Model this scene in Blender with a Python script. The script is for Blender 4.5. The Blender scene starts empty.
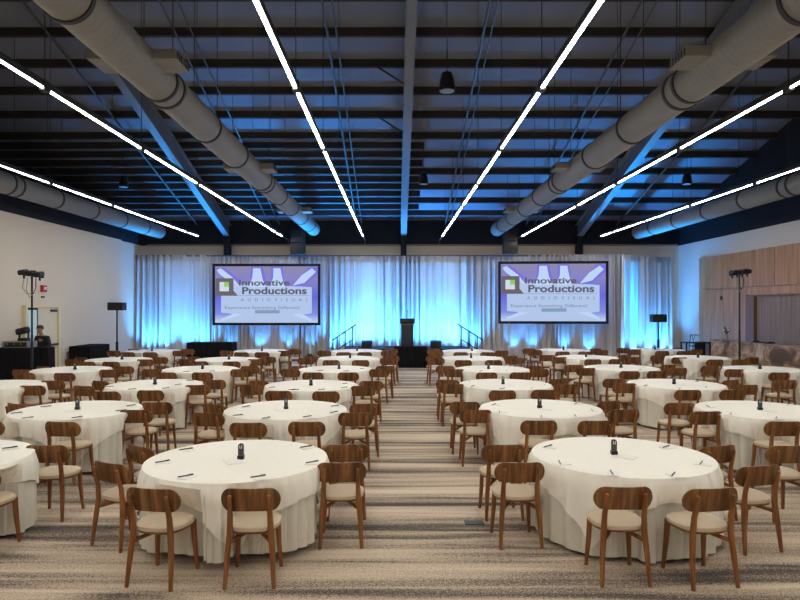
import bpy, bmesh, math, random
from mathutils import Vector, Matrix

random.seed(7)
SC = bpy.context.scene
COL = SC.collection
PI = math.pi
F, VX, VY, H = 627.0, 395.0, 306.5, 2.23        # focal length in px, vanishing point, eye height


def R(d):
    return math.radians(d)


def gx(x, Y):
    return (x - VX) / F * Y


def gz(y, Y):
    return H - (y - VY) / F * Y


# ------------------------------------------------------------------ materials
def srgb(r, g, b):
    def f(c):
        c /= 255.0
        return c / 12.92 if c <= .04045 else ((c + .055) / 1.055) ** 2.4
    return (f(r), f(g), f(b), 1)


def nodes(m):
    m.use_nodes = True
    nt = m.node_tree
    bs = nt.nodes.get('Principled BSDF')
    return nt, bs


def mat(name, col, rough=.6, metal=0, var=0.0, scale=8, stretch=(1, 1, 1), bump=0, spec=.5, sheen=0):
    m = bpy.data.materials.new(name)
    nt, bs = nodes(m)
    bs.inputs['Roughness'].default_value = rough
    bs.inputs['Metallic'].default_value = metal
    bs.inputs['Specular IOR Level'].default_value = spec
    if sheen:
        bs.inputs['Sheen Weight'].default_value = sheen
    N = nt.nodes
    tc = N.new('ShaderNodeTexCoord')
    mp = N.new('ShaderNodeMapping')
    mp.inputs['Scale'].default_value = stretch
    nz = N.new('ShaderNodeTexNoise')
    nz.inputs['Scale'].default_value = scale
    nz.inputs['Detail'].default_value = 4
    nt.links.new(tc.outputs['Object'], mp.inputs['Vector'])
    nt.links.new(mp.outputs['Vector'], nz.inputs['Vector'])
    rp = N.new('ShaderNodeValToRGB')
    rp.color_ramp.elements[0].position = .3
    rp.color_ramp.elements[1].position = .7
    rp.color_ramp.elements[0].color = tuple(c * (1 - var) for c in col[:3]) + (1,)
    rp.color_ramp.elements[1].color = tuple(min(1, c * (1 + var)) for c in col[:3]) + (1,)
    nt.links.new(nz.outputs['Fac'], rp.inputs['Fac'])
    nt.links.new(rp.outputs['Color'], bs.inputs['Base Color'])
    if bump:
        b = N.new('ShaderNodeBump')
        b.inputs['Strength'].default_value = bump
        b.inputs['Distance'].default_value = .01
        nt.links.new(nz.outputs['Fac'], b.inputs['Height'])
        nt.links.new(b.outputs['Normal'], bs.inputs['Normal'])
    return m


def emit(name, col, s):
    m = bpy.data.materials.new(name)
    nt, bs = nodes(m)
    nt.nodes.remove(bs)
    e = nt.nodes.new('ShaderNodeEmission')
    e.inputs['Color'].default_value = col
    e.inputs['Strength'].default_value = s
    nt.links.new(e.outputs[0], nt.nodes['Material Output'].inputs['Surface'])
    return m


def wood(name, c0, c1, c2, scale=26, stretch=(1, 1, .05), rough=.42):
    m = bpy.data.materials.new(name)
    nt, bs = nodes(m)
    N, L = nt.nodes, nt.links
    bs.inputs['Roughness'].default_value = rough
    tc = N.new('ShaderNodeTexCoord')
    oi = N.new('ShaderNodeObjectInfo')
    cx = N.new('ShaderNodeCombineXYZ')
    mu = N.new('ShaderNodeMath')
    mu.operation = 'MULTIPLY'
    mu.inputs[1].default_value = 37.0
    L.new(oi.outputs['Random'], mu.inputs[0])
    L.new(mu.outputs[0], cx.inputs[0])
    va = N.new('ShaderNodeVectorMath')
    va.operation = 'ADD'
    mp = N.new('ShaderNodeMapping')
    mp.inputs['Scale'].default_value = stretch
    L.new(tc.outputs['Object'], va.inputs[0])
    L.new(cx.outputs[0], va.inputs[1])
    L.new(va.outputs[0], mp.inputs['Vector'])
    nz = N.new('ShaderNodeTexNoise')
    nz.inputs['Scale'].default_value = scale
    nz.inputs['Detail'].default_value = 3
    nz.inputs['Distortion'].default_value = .3
    L.new(mp.outputs[0], nz.inputs['Vector'])
    rp = N.new('ShaderNodeValToRGB')
    e = rp.color_ramp.elements
    e[0].position, e[0].color = .32, c0
    e[1].position, e[1].color = .68, c2
    k = e.new(.5)
    k.color = c1
    L.new(nz.outputs['Fac'], rp.inputs['Fac'])
    L.new(rp.outputs['Color'], bs.inputs['Base Color'])
    return m


def carpet_material():
    m = bpy.data.materials.new('striped_carpet')
    nt, bs = nodes(m)
    N, L = nt.nodes, nt.links
    bs.inputs['Roughness'].default_value = .95
    bs.inputs['Specular IOR Level'].default_value = .1
    tc = N.new('ShaderNodeTexCoord')

    def noise(sx, sy, sc, det, dist=0):
        mp = N.new('ShaderNodeMapping')
        mp.inputs['Scale'].default_value = (sx, sy, 1)
        L.new(tc.outputs['Object'], mp.inputs['Vector'])
        nz = N.new('ShaderNodeTexNoise')
        nz.inputs['Scale'].default_value = sc
        nz.inputs['Detail'].default_value = det
        nz.inputs['Distortion'].default_value = dist
        L.new(mp.outputs[0], nz.inputs['Vector'])
        return nz.outputs['Fac']

    a = noise(.12, 2.3, 1.0, 2, .3)
    b = noise(.35, 5.6, 1.0, 2, .8)
    c = noise(5, 7, 5.0, 4)
    d = noise(1, 1.3, 70.0, 3)

    def math_(op, x, y, v=None):
        n = N.new('ShaderNodeMath')
        n.operation = op
        for i, q in enumerate((x, y)):
            if isinstance(q, (int, float)):
                n.inputs[i].default_value = q
            else:
                L.new(q, n.inputs[i])
        return n.outputs[0]
    s = math_('ADD', math_('MULTIPLY', a, .58), math_('MULTIPLY', b, .46))
    s = math_('ADD', s, math_('MULTIPLY', math_('SUBTRACT', c, .5), .16))
    s = math_('ADD', s, math_('MULTIPLY', math_('SUBTRACT', d, .5), .5))
    s = math_('ADD', math_('MULTIPLY', math_('SUBTRACT', s, .52), 1.35), .518)
    rp = N.new('ShaderNodeValToRGB')
    e = rp.color_ramp.elements
    e[0].position, e[0].color = .36, srgb(88, 82, 80)
    e[1].position, e[1].color = .70, srgb(220, 204, 186)
    for p, cc in ((.42, srgb(112, 103, 99)), (.47, srgb(158, 143, 129)), (.54, srgb(190, 172, 153))):
        k = e.new(p)
        k.color = cc
    L.new(s, rp.inputs['Fac'])
    L.new(rp.outputs['Color'], bs.inputs['Base Color'])
    bp = N.new('ShaderNodeBump')
    bp.inputs['Strength'].default_value = .35
    bp.inputs['Distance'].default_value = .01
    L.new(d, bp.inputs['Height'])
    L.new(bp.outputs['Normal'], bs.inputs['Normal'])
    return m


def stone_material():
    m = bpy.data.materials.new('veined_stone')
    nt, bs = nodes(m)
    N, L = nt.nodes, nt.links
    bs.inputs['Roughness'].default_value = .3
    tc = N.new('ShaderNodeTexCoord')
    mp = N.new('ShaderNodeMapping')
    mp.inputs['Scale'].default_value = (1, .8, 1.6)
    mp.inputs['Rotation'].default_value = (.3, .2, .4)
    L.new(tc.outputs['Object'], mp.inputs['Vector'])
    nz = N.new('ShaderNodeTexNoise')
    nz.inputs['Scale'].default_value = 1.3
    nz.inputs['Detail'].default_value = 9
    nz.inputs['Distortion'].default_value = .7
    L.new(mp.outputs[0], nz.inputs['Vector'])
    rp = N.new('ShaderNodeValToRGB')
    e = rp.color_ramp.elements
    e[0].position, e[0].color = .33, srgb(92, 70, 52)
    e[1].position, e[1].color = .7, srgb(205, 190, 165)
    for p, cc in ((.42, srgb(140, 110, 82)), (.48, srgb(196, 168, 130)), (.52, srgb(128, 104, 84)), (.6, srgb(170, 150, 128))):
        k = e.new(p)
        k.color = cc
    L.new(nz.outputs['Fac'], rp.inputs['Fac'])
    L.new(rp.outputs['Color'], bs.inputs['Base Color'])
    return m


def duct_material():
    m = mat('spiral_duct_grey', srgb(128, 125, 120), .55, 0, .05, 3)
    nt = m.node_tree
    N, L = nt.nodes, nt.links
    bs = N['Principled BSDF']
    tc = N.new('ShaderNodeTexCoord')
    w = N.new('ShaderNodeTexWave')
    w.bands_direction = 'Y'
    w.inputs['Scale'].default_value = 2.6
    w.inputs['Distortion'].default_value = .2
    L.new(tc.outputs['Object'], w.inputs['Vector'])
    rp = N.new('ShaderNodeValToRGB')
    rp.color_ramp.elements[0].position = .88
    rp.color_ramp.elements[1].position = .97
    L.new(w.outputs['Fac'], rp.inputs['Fac'])
    b = N.new('ShaderNodeBump')
    b.inputs['Strength'].default_value = .6
    b.inputs['Distance'].default_value = .012
    L.new(rp.outputs['Color'], b.inputs['Height'])
    L.new(b.outputs['Normal'], bs.inputs['Normal'])
    return m


def screen_material():
    """the projected picture's backdrop: grey-violet above, violet-blue at the sides, pale below"""
    m = bpy.data.materials.new('projected_picture')
    nt, bs = nodes(m)
    N, L = nt.nodes, nt.links
    N.remove(bs)
    tc = N.new('ShaderNodeTexCoord')
    sp = N.new('ShaderNodeSeparateXYZ')
    L.new(tc.outputs['Generated'], sp.inputs[0])
    rp = N.new('ShaderNodeValToRGB')
    e = rp.color_ramp.elements
    e[0].position, e[0].color = .02, srgb(186, 205, 238)
    e[1].position, e[1].color = 1, srgb(142, 138, 172)
    for p, cc in ((.16, srgb(128, 140, 226)), (.45, srgb(104, 106, 216)), (.75, srgb(136, 132, 200))):
        k = e.new(p)
        k.color = cc
    L.new(sp.outputs['Z'], rp.inputs['Fac'])
    em = N.new('ShaderNodeEmission')
    L.new(rp.outputs['Color'], em.inputs['Color'])
    em.inputs['Strength'].default_value = 1.0
    L.new(em.outputs[0], N['Material Output'].inputs['Surface'])
    return m


M = dict(
    carpet=carpet_material(),
    cloth=mat('white_table_linen', srgb(222, 218, 208), .85, 0, .015, 20, bump=.05, spec=.2),
    topper=mat('white_overlay_linen', srgb(250, 247, 240), .85, 0, .015, 20, bump=.05, spec=.2),
    walnut=wood('walnut_veneer', srgb(80, 49, 23), srgb(116, 75, 38), srgb(152, 105, 60), 24, (1, .3, .04)),
    leg=wood('walnut_solid', srgb(104, 62, 28), srgb(132, 82, 40), srgb(154, 100, 53), 20, (1, 1, .1)),
    seat=mat('beige_upholstery', srgb(203, 186, 162), .7, 0, .03, 40, bump=.05, spec=.3),
    black=mat('black_plastic', srgb(18, 18, 20), .5, 0, .1, 10),
    gloss=mat('black_enamel', srgb(20, 20, 22), .3, 0, .1, 10),
    grille=mat('black_speaker_cloth', srgb(34, 34, 36), .8, 0, .08, 30),
    dgrey=mat('charcoal_plastic', srgb(62, 64, 64), .5, 0, .06, 10),
    drape=mat('black_stage_drape', srgb(28, 28, 32), .95, 0, .15, 6, spec=.1),
    white=mat('white_paper', srgb(244, 243, 238), .8, 0, .01, 10),
    print_=mat('white_print', srgb(235, 235, 232), .6, 0, .01, 10),
    wall=mat('warm_white_paint', srgb(222, 211, 195), .9, 0, .015, 1.5, spec=.2),
    wall2=mat('beige_paint', srgb(226, 212, 192), .9, 0, .015, 1.5, spec=.2),
    rwall=mat('pale_grey_paint', srgb(220, 213, 203), .9, 0, .015, 1.5, spec=.2),
    dark=mat('black_upper_paint', srgb(44, 45, 50), .9, 0, .06, 2, spec=.2),
    deck=mat('grey_roof_insulation', srgb(120, 124, 138), .9, 0, .05, .7, stretch=(2, .3, 1), spec=.2),
    purlin=mat('dark_brown_steel', srgb(62, 58, 55), .8, 0, .08, 3, spec=.2),
    steel=mat('grey_painted_steel', srgb(116, 120, 128), .6, 0, .04, 3),
    pipe=mat('grey_pipe', srgb(84, 86, 90), .5, .2, .05, 5),
    duct=duct_material(),
    band=mat('dark_duct_band', srgb(50, 48, 47), .6, .2, .06, 6),
    housing=mat('black_light_housing', srgb(30, 30, 31), .5, 0, .06, 6),
    led=emit('led_diffuser', (1, .95, .83, 1), 66),
    curtain=mat('silver_grey_drape', srgb(208, 205, 201), .8, 0, .03, 5, stretch=(3, 3, .3), spec=.3, sheen=.2),
    frame=mat('black_screen_border', srgb(15, 15, 18), .8, 0, .05, 5),
    stage=mat('dark_stage_deck', srgb(40, 41, 46), .85, 0, .1, 5, spec=.2),
    panel=wood('oak_wall_panel', srgb(162, 120, 82), srgb(182, 136, 96), srgb(198, 152, 110), 9, (1, 1, .06), .5),
    panel2=wood('darker_oak_reveal', srgb(108, 76, 52), srgb(124, 88, 62), srgb(134, 98, 70), 9, (1, 1, .06), .5),
    slat=wood('slatted_shutter', srgb(132, 112, 102), srgb(148, 126, 114), srgb(160, 138, 126), 9, (1, 1, .06), .6),
    stone=stone_material(),
    door=mat('cream_door_paint', srgb(226, 216, 190), .6, 0, .02, 3),
    doorframe=mat('cream_door_frame', srgb(228, 216, 178), .6, 0, .02, 3),
    glass=emit('daylit_door_glass', srgb(196, 220, 228), .62),
    red=mat('red_alarm_housing', srgb(190, 34, 44), .4, 0, .04, 5),
    skin=mat('skin', srgb(178, 130, 105), .6, 0, .04, 8),
    hair=mat('dark_hair', srgb(28, 22, 20), .6, 0, .1, 20),
    shirt=mat('black_shirt', srgb(36, 36, 40), .9, 0, .08, 10),
    trousers=mat('dark_trousers', srgb(28, 28, 32), .9, 0, .08, 10),
    case=mat('grey_equipment', srgb(128, 128, 124), .5, .2, .05, 8),
    cable=mat('pale_cable', srgb(190, 178, 150), .6, 0, .05, 8),
    navy=mat('dark_console_wood', srgb(40, 42, 50), .5, 0, .06, 8),
    green=mat('green_leaf', srgb(74, 92, 56), .7, 0, .12, 20),
    flower=mat('pale_flower', srgb(210, 180, 170), .7, 0, .08, 20),
    vase=mat('grey_glass_vase', srgb(150, 155, 158), .2, 0, .03, 8),
    lens=mat('uplight_lens', srgb(160, 190, 230), .2, 0, .03, 8),
    scr=screen_material(),
    s_logo=emit('logo_grey', srgb(106, 101, 106), 1),
    s_text=emit('lettering_grey', srgb(92, 92, 106), 1),
    s_soft=emit('tagline_grey', srgb(122, 132, 156), 1),
    s_light=emit('picture_pale', srgb(186, 206, 238), 1),
    s_panel=emit('picture_panel', srgb(178, 198, 234), 1),
    s_beam=emit('picture_beam', srgb(190, 212, 246), 1),
    s_halo=emit('picture_violet', srgb(122, 116, 222), 1),
    s_white=emit('logo_white', srgb(208, 218, 236), 1),
    s_green=emit('logo_green', srgb(142, 206, 96), 1),
    s_bar=emit('address_bar', srgb(132, 158, 188), 1),
)


# ------------------------------------------------------------------ mesh helpers
def obj(name, bm, m=None, parent=None, smooth=False, loc=None, rz=0, mats=None):
    me = bpy.data.meshes.new(name)
    bmesh.ops.recalc_face_normals(bm, faces=bm.faces)
    bm.to_mesh(me)
    bm.free()
    if mats:
        for q in mats:
            me.materials.append(q)
    elif m:
        me.materials.append(m)
    if smooth:
        me.polygons.foreach_set('use_smooth', [True] * len(me.polygons))
        try:
            me.set_sharp_from_angle(angle=R(38))
        except Exception:
            pass
    o = bpy.data.objects.new(name, me)
    COL.objects.link(o)
    if parent:
        o.parent = parent
    if loc:
        o.location = loc
    o.rotation_euler.z = rz
    return o


def tag(o, label, cat, group=None):
    o['label'] = label
    o['category'] = cat
    if group:
        o['group'] = group
    return o


def thing(name, label, cat, loc=(0, 0, 0), rz=0, group=None):
    o = bpy.data.objects.new(name, None)
    COL.objects.link(o)
    o.location = loc
    o.rotation_euler.z = rz
    o.empty_display_size = .1
    return tag(o, label, cat, group)


def struct(name, bm, m, parent=None, **k):
    o = obj(name, bm, m, parent, **k)
    if not parent:
        o['kind'] = 'structure'
    return o


def B():
    return bmesh.new()


def box(bm, c, s, rz=0, rx=0, ry=0, bev=0, seg=1):
    r = bmesh.ops.create_cube(bm, size=1)
    vs = r['verts']
    mt = Matrix.Translation(c) @ Matrix.Rotation(rz, 4, 'Z') @ Matrix.Rotation(ry, 4, 'Y') @ Matrix.Rotation(rx, 4, 'X') @ Matrix.Diagonal((s[0], s[1], s[2], 1))
    bmesh.ops.transform(bm, matrix=mt, verts=vs)
    if bev:
        es = set()
        for v in vs:
            es.update(v.link_edges)
        bmesh.ops.bevel(bm, geom=list(es), offset=bev, segments=seg, profile=.5, affect='EDGES')
    return bm


def tube(bm, pts, rad, n=8, cap=True):
    pts = [Vector(p) for p in pts]
    if isinstance(rad, (int, float)):
        rad = [rad] * len(pts)
    rings = []
    up = Vector((0, 0, 1))
    for i, p in enumerate(pts):
        a = pts[max(0, i - 1)]
        b = pts[min(len(pts) - 1, i + 1)]
        d = (b - a).normalized()
        u = up if abs(d.z) < .9 else Vector((0, 1, 0))
        x = d.cross(u).normalized()
        y = x.cross(d).normalized()
        rings.append([bm.verts.new(p + (x * math.cos(t) + y * math.sin(t)) * rad[i]) for t in [2 * PI * k / n for k in range(n)]])
    for a, b in zip(rings, rings[1:]):
        for k in range(n):
            bm.faces.new((a[k], a[(k + 1) % n], b[(k + 1) % n], b[k]))
    if cap:
        bm.faces.new(rings[0][::-1])
        bm.faces.new(rings[-1])
    return bm


def lathe(bm, prof, n=24, c=(0, 0, 0), axis='Z'):
    rings = []
    for r, z in prof:
        ring = []
        for k in range(n):
            t = 2 * PI * k / n
            v = Vector((r * math.cos(t), r * math.sin(t), z))
            if axis == 'Y':
                v = Vector((v.x, v.z, v.y))
            ring.append(bm.verts.new(v + Vector(c)))
        rings.append(ring)
    for a, b in zip(rings, rings[1:]):
        for k in range(n):
            bm.faces.new((a[k], a[(k + 1) % n], b[(k + 1) % n], b[k]))
    bm.faces.new(rings[0][::-1])
    bm.faces.new(rings[-1])
    return bm


def prism(bm, poly, y0, y1):
    """polygon in x,z given between two y planes"""
    a = [bm.verts.new((x, y0, z)) for x, z in poly]
    b = [bm.verts.new((x, y1, z)) for x, z in poly]
    n = len(poly)
    bm.faces.new(a)
    bm.faces.new(b[::-1])
    for k in range(n):
        bm.faces.new((a[k], b[k], b[(k + 1) % n], a[(k + 1) % n]))
    return bm


def dup(root, label, loc, rz=0, group=None):
    r = root.copy()
    COL.objects.link(r)
    r.location = loc
    r.rotation_euler.z = rz
    r['label'] = label
    if group:
        r['group'] = group
    for ch in root.children:
        c = ch.copy()
        COL.objects.link(c)
        c.parent = r
        for g in ch.children:
            d = g.copy()
            COL.objects.link(d)
            d.parent = c
    return r


# ------------------------------------------------------------------ the setting
XL, XR, YB, YF = -10.6, 12.05, 26.6, -5.0          # left wall, right wall, back wall, wall behind the viewer
HT = H + 2.58                                      # top of the pale walls
S = .274
ROOF0 = H + 10.73


def roof_z(Y, d=0.0):
    """underside of the purlins at Y (d below it)"""
    return ROOF0 - S * Y - d


def sloped(bm, x0, x1, y0, y1, d0, d1):
    """slab that follows the roof slope, between d0 and d1 below the purlin underside"""
    v = [bm.verts.new((x, y, roof_z(y, d))) for d in (d0, d1) for (x, y) in ((x0, y0), (x1, y0), (x1, y1), (x0, y1))]
    for f in ((0, 1, 2, 3), (7, 6, 5, 4), (0, 4, 5, 1), (1, 5, 6, 2), (2, 6, 7, 3), (3, 7, 4, 0)):
        bm.faces.new([v[i] for i in f])
    return bm


struct('floor', box(B(), ((XL + XR) / 2, (YB + YF) / 2, -.06), (XR - XL + .8, YB - YF + .4, .12)), M['carpet'])
XO = -17.0
struct('ceiling', sloped(B(), XO - .4, XR + .4, YF, YB + .2, -.2, -.32), M['deck'])


def gable(bm, x0, x1, y0, y1, zb):
    v = [bm.verts.new((x, y, z)) for x in (x0, x1) for (y, z) in ((y0, zb), (y1, zb), (y1, roof_z(y1, -.19)), (y0, roof_z(y0, -.19)))]
    for f in ((0, 1, 2, 3), (7, 6, 5, 4), (0, 4, 5, 1), (1, 5, 6, 2), (2, 6, 7, 3), (3, 7, 4, 0)):
        bm.faces.new([v[i] for i in f])
    return bm


YJ = 24.3
struct('wall_left', box(B(), (XL - .2, (YF + YJ) / 2, HT / 2), (.4, YJ - YF, HT)), M['wall'])
struct('wall_left_recess', box(B(), (XL - .35, (YJ + YB) / 2, HT / 2), (.4, YB - YJ, HT)), M['wall2'])
bm = B()
prism(bm, [(YF, HT), (YB, HT), (YB, roof_z(YB, -.19)), ((ROOF0 + .1 - 5.85) / S, 5.85), (YF, 5.85)], 0, .4)
for v in bm.verts:
    v.co = Vector((XL - .02 - v.co.y, v.co.x, v.co.z))
struct('wall_left_upper', bm, M['dark'])
struct('wall_left_outer', gable(B(), XO - .4, XO, YF, YB, 4.0), M['dark'])
struct('wall_right', box(B(), (XR + .2, (YF + YB) / 2, HT / 2), (.4, YB - YF, HT)), M['rwall'])
struct('wall_right_upper', gable(B(), XR + .02, XR + .45, YF, YB, HT), M['dark'])
struct('wall_back', box(B(), ((XL + XR) / 2, YB + .15, HT / 2), (XR - XL + .8, .3, HT)), M['wall2'])
zt = roof_z(YB, -.19)
struct('wall_back_upper', box(B(), ((XO + XR) / 2, YB + .1, (HT + zt) / 2), (XR - XO, .3, zt - HT)), M['dark'])
struct('wall_front', box(B(), ((XL + XR) / 2, YF - .15, 7), (XR - XL + .8, .3, 14)), M['wall'])
struct('trim_back', box(B(), ((XL + XR) / 2, YB - .12, HT + .02), (XR - XL - .3, .16, .05)), M['steel'])
struct('baseboard_left', box(B(), (XL + .012, (YF + 17.7) / 2, .06), (.024, 17.7 - YF, .12)), M['dark'])

# purlins across the room, closer together in the left bays towards the stage
yp = [14.08 + 1.15 * k for k in range(-2, 11)]
for y in yp:
    struct('roof_purlin', sloped(B(), XO, XR, y - .035, y + .035, 0, -.2), M['purlin'])
for k in range(5, 10):
    y = 14.08 + 1.15 * k + .575
    struct('roof_purlin', sloped(B(), XO, .95, y - .03, y + .03, 0, -.2), M['purlin'])
# rafters: I-beams that run with the slope
for x in (-14.4, -7.05, .36, 7.75):
    bm = B()
    sloped(bm, x - .12, x + .12, 10, YB, .60, .57)
    sloped(bm, x - .015, x + .015, 10, YB, .57, .03)
    sloped(bm, x - .12, x + .12, 10, YB, .03, .0)
    struct('roof_rafter', bm, M['steel'])
    if x < XL:
        continue
    z1 = roof_z(YB - .2, .5)
    struct('wall_column', box(B(), (x, YB - .2, z1 / 2), (.24, .36, z1)), M['dark'])
# brace rods from the middle rafter to the purlins
for y in (16.4, 18.7):
    struct('roof_brace', tube(B(), [(.3, y, roof_z(y, .45)), (-.55, y - .1, roof_z(y - .1, -.02))], .025, 6), M['purlin'])
# sprinkler pipes under the purlins
for i, (x, r) in enumerate(((-8.3, .03), (-5.25, .025), (-4.85, .02), (-1.62, .03), (-1.40, .02), (2.11, .03), (2.3, .018), (5.5, .03), (5.85, .02), (9.3, .03))):
    o = obj('sprinkler_pipe', tube(B(), [(x, y, roof_z(y, .06 + r)) for y in (11, 18, YB - .3)], r, 8), M['pipe'], smooth=True)
    words = ('first', 'second', 'third', 'fourth', 'fifth', 'sixth', 'seventh', 'eighth', 'ninth', 'tenth')
    tag(o, 'thin grey pipe along the dark roof, %s of ten counted from the left' % words[i], 'pipe', 'pipes under the roof')

# ------------------------------------------------------------------ linear lights
ZS = H + 2.77
joints = [-4.45, -1.35, 1.75, 4.9, 8.0, 11.05, 14.15, 17.25, 20.35, 23.4, 24.8]
names6 = ('outermost linear light on the left, above the pale wall and its duct', 'second linear light counted from the left wall, outside the large duct',
          'third linear light from the left wall, first left of the roof centre beam', 'linear light just right of the roof centre beam',
          'second linear light counted from the right wall, outside the large duct', 'outermost linear light on the right, beside the dark upper wall')
for i, k in enumerate((-2.81, -1.613, -.457, .676, 1.812, 2.94)):
    x = k * 2.77
    t = thing('linear_light', names6[i], 'light', (x, 0, ZS), 0, 'rows of linear pendant lights')
    obj('housing', box(B(), (0, (joints[0] + joints[-1]) / 2, .055), (.062, joints[-1] - joints[0], .085)), M['housing'], t)
    for a, b in zip(joints, joints[1:]):
        obj('diffuser', box(B(), (0, (a + b) / 2, .0095), (.042, b - a - .11, .006)), M['led'], t)
    for j in joints[2:-1]:
        obj('connector', box(B(), (0, j, .04), (.085, .14, .14), bev=.01), M['housing'], t)
        if j > 3:
            obj('cable', tube(B(), [(0, j, .1), (0, j, max(.5, roof_z(j, -.1) - ZS))], .006, 5), M['housing'], t)
    if i in (1, 2, 3, 4):
        bm = B()
        tube(bm, [(0, joints[-1] - .05, .02), (0, YB - .3, .02), (0, YB - .3, HT - ZS + .05)], .02, 6)
        obj('feed_conduit', bm, M['pipe'], t)

# ------------------------------------------------------------------ ducts
RD = .262
ring_y = [4.4, 6.3, 8.72, 9.02, 10.9, 12.9, 15.4, 15.75, 17.6, 19.7, 21.8, 23.8]


def duct(label, x, h, yend, boxes):
    t = thing('air_duct', label, 'duct', (x, 0, H + h), 0, 'round air ducts under the roof')
    bm = B()
    lathe(bm, [(RD * .6, 2.5), (RD, 2.5)] + [(RD, 2.5 + (yend - 2.5) * q / 30) for q in range(1, 31)] + [(RD * .6, yend)], 32, axis='Y')
    obj('duct_pipe', bm, M['duct'], t, smooth=True)
    for y in ring_y:
        if y < yend:
            bm = B()
            lathe(bm, [(RD - .01, y - .035), (RD + .018, y - .03), (RD + .018, y + .03), (RD - .01, y + .035)], 32, axis='Y')
            obj('band', bm, M['band'], t, smooth=True)
    for y in boxes:
        for s in (-1, 1):
            bx = obj('air_register', box(B(), (s * (RD + .13), y, .03), (.34, .5, .13), bev=.01), M['duct'], t)
            bm = B()
            for q in range(6):
                box(bm, (s * (RD + .302), y - .2 + q * .08, .03), (.01, .04, .09))
            obj('grille', bm, M['band'], bx)
    for y in ring_y[2::2]:
        if y < yend:
            z1 = roof_z(y, -.1) - H - h
            for s in (-1, 1):
                obj('hanger_rod', tube(B(), [(s * .2, y, RD * .6), (s * .2, y, z1)], .007, 5), M['band'], t)


duct('large round air duct left of the two middle light rows, with side registers', -3.29, 3.12, 25.3, (8.06, 14.3, 20.6))
duct('large round air duct right of the two middle light rows, with side registers', 4.12, 3.1, 25.3, (7.9, 14.1, 20.4))
duct('outer round air duct high along the pale left wall', -9.55, 3.02, 25.4, ())
duct('outer round air duct high along the panelled right wall', 9.85, 3.0, 25.4, ())

# ------------------------------------------------------------------ hanging speakers
def pendant_speaker(label, x, y, z):
    t = thing('pendant_speaker', label, 'speaker', (x, y, z), 0, 'black pendant speakers')
    obj('speaker_body', lathe(B(), [(.1, 0.03), (.15, 0), (.155, .03), (.135, .2), (.1, .33), (.03, .37)], 24), M['black'], t, smooth=True)
    obj('speaker_grille', lathe(B(), [(.05, -.012), (.135, -.008), (.138, .02)], 24), M['case'], t, smooth=True)
    obj('cable', tube(B(), [(0, 0, .36), (0, 0, roof_z(y, 0) - z)], .008, 6), M['black'], t)


pendant_speaker('black pendant speaker hanging right of the centre beam, the largest one in view', gx(447, 11.75), 11.75, gz(91, 11.75))
pendant_speaker('small black pendant speaker farther back, right of the centre beam above the lectern', gx(423.5, 20), 20, gz(184, 20))
pendant_speaker('small black pendant speaker under the left roof bay near the outer light rows', gx(123.5, 20), 20, gz(187, 20))
pendant_speaker('small black pendant speaker under the right roof bay near the outer light rows', gx(687, 20), 20, gz(184, 20))


def flown_speaker(label, xc, y0, y1):
    Y = 25.35
    w, z1, z0 = 13.5 / F * Y, gz(y0, Y), gz(y1, Y)
    t = thing('flown_speaker', label, 'speaker', (gx(xc, Y), Y, z0), 0, 'black loudspeaker stacks hung above the screens')
    hh = (z1 - z0)
    for k in range(2):
        c = obj('cabinet', box(B(), (0, 0, hh * (.25 + .5 * k)), (w, .5, hh * .49), bev=.02), M['black'], t)
        obj('woofer', lathe(B(), [(.05, -.262), (.17, -.255), (.19, -.25)], 24, (0, 0, hh * (.25 + .5 * k)), axis='Y'), M['black'], c, smooth=True)
    for s in (-1, 1):
        obj('hanging_cable', tube(B(), [(s * .2, 0, hh), (s * .2, 0, roof_z(Y, 0) - z0)], .008, 5), M['black'], t)


flown_speaker('tall black loudspeaker hung above the left projection screen', 298, 231, 255)
flown_speaker('tall black loudspeaker hung above the right projection screen', 510, 229, 254)

# ------------------------------------------------------------------ drapes
ZC = H + 2.13


def drape(name, label, p0, p1, z0, z1, seed, m, amp=.095, group='grey backdrop drapes', cat='curtain', step=.025, pitch=.3):
    rnd = random.Random(seed)
    p0, p1 = Vector(p0), Vector(p1)
    Ln = (p1 - p0).length
    d = (p1 - p0) / Ln
    nrm = Vector((d.y, -d.x))                      # towards the room
    n = int(Ln / step)
    # irregular fold phase
    ph, phs = 0, []
    w = 2 * PI / pitch
    k = rnd.random() * 6
    for i in range(n + 1):
        phs.append(ph)
        ph += w * step * (1 + .55 * math.sin(k + i * step * 1.9) + .3 * math.sin(k * 2 + i * step * 5.3))
    nz = 14
    bm = B()
    grid = []
    for j in range(nz + 1):
        v = j / nz
        z = z0 + (z1 - z0) * v
        row = []
        for i in range(n + 1):
            sdist = i * step * Ln / (n * step)
            big = math.sin(phs[i]) + .5 * math.sin(2.3 * phs[i] + 1 + k) + .25 * math.sin(4.1 * phs[i] + k)
            a = amp * (.7 + .3 * (1 - v)) * (1 + .45 * math.sin(k + sdist * 2.1))
            sway = .05 * (1 - v) * math.sin(sdist * 1.1 + k + 2 * v)
            off = a * big + sway
            p = p0 + d * (sdist + .02 * math.sin(phs[i] * .5 + v * 2)) + nrm * off
            row.append(bm.verts.new((p.x, p.y, z)))
        grid.append(row)
    for a, b in zip(grid, grid[1:]):
        for i in range(n):
            bm.faces.new((a[i], a[i + 1], b[i + 1], b[i]))
    o = obj(name, bm, m, smooth=True)
    md = o.modifiers.new('thickness', 'SOLIDIFY')
    md.thickness = .006
    return tag(o, label, cat, group)


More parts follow.
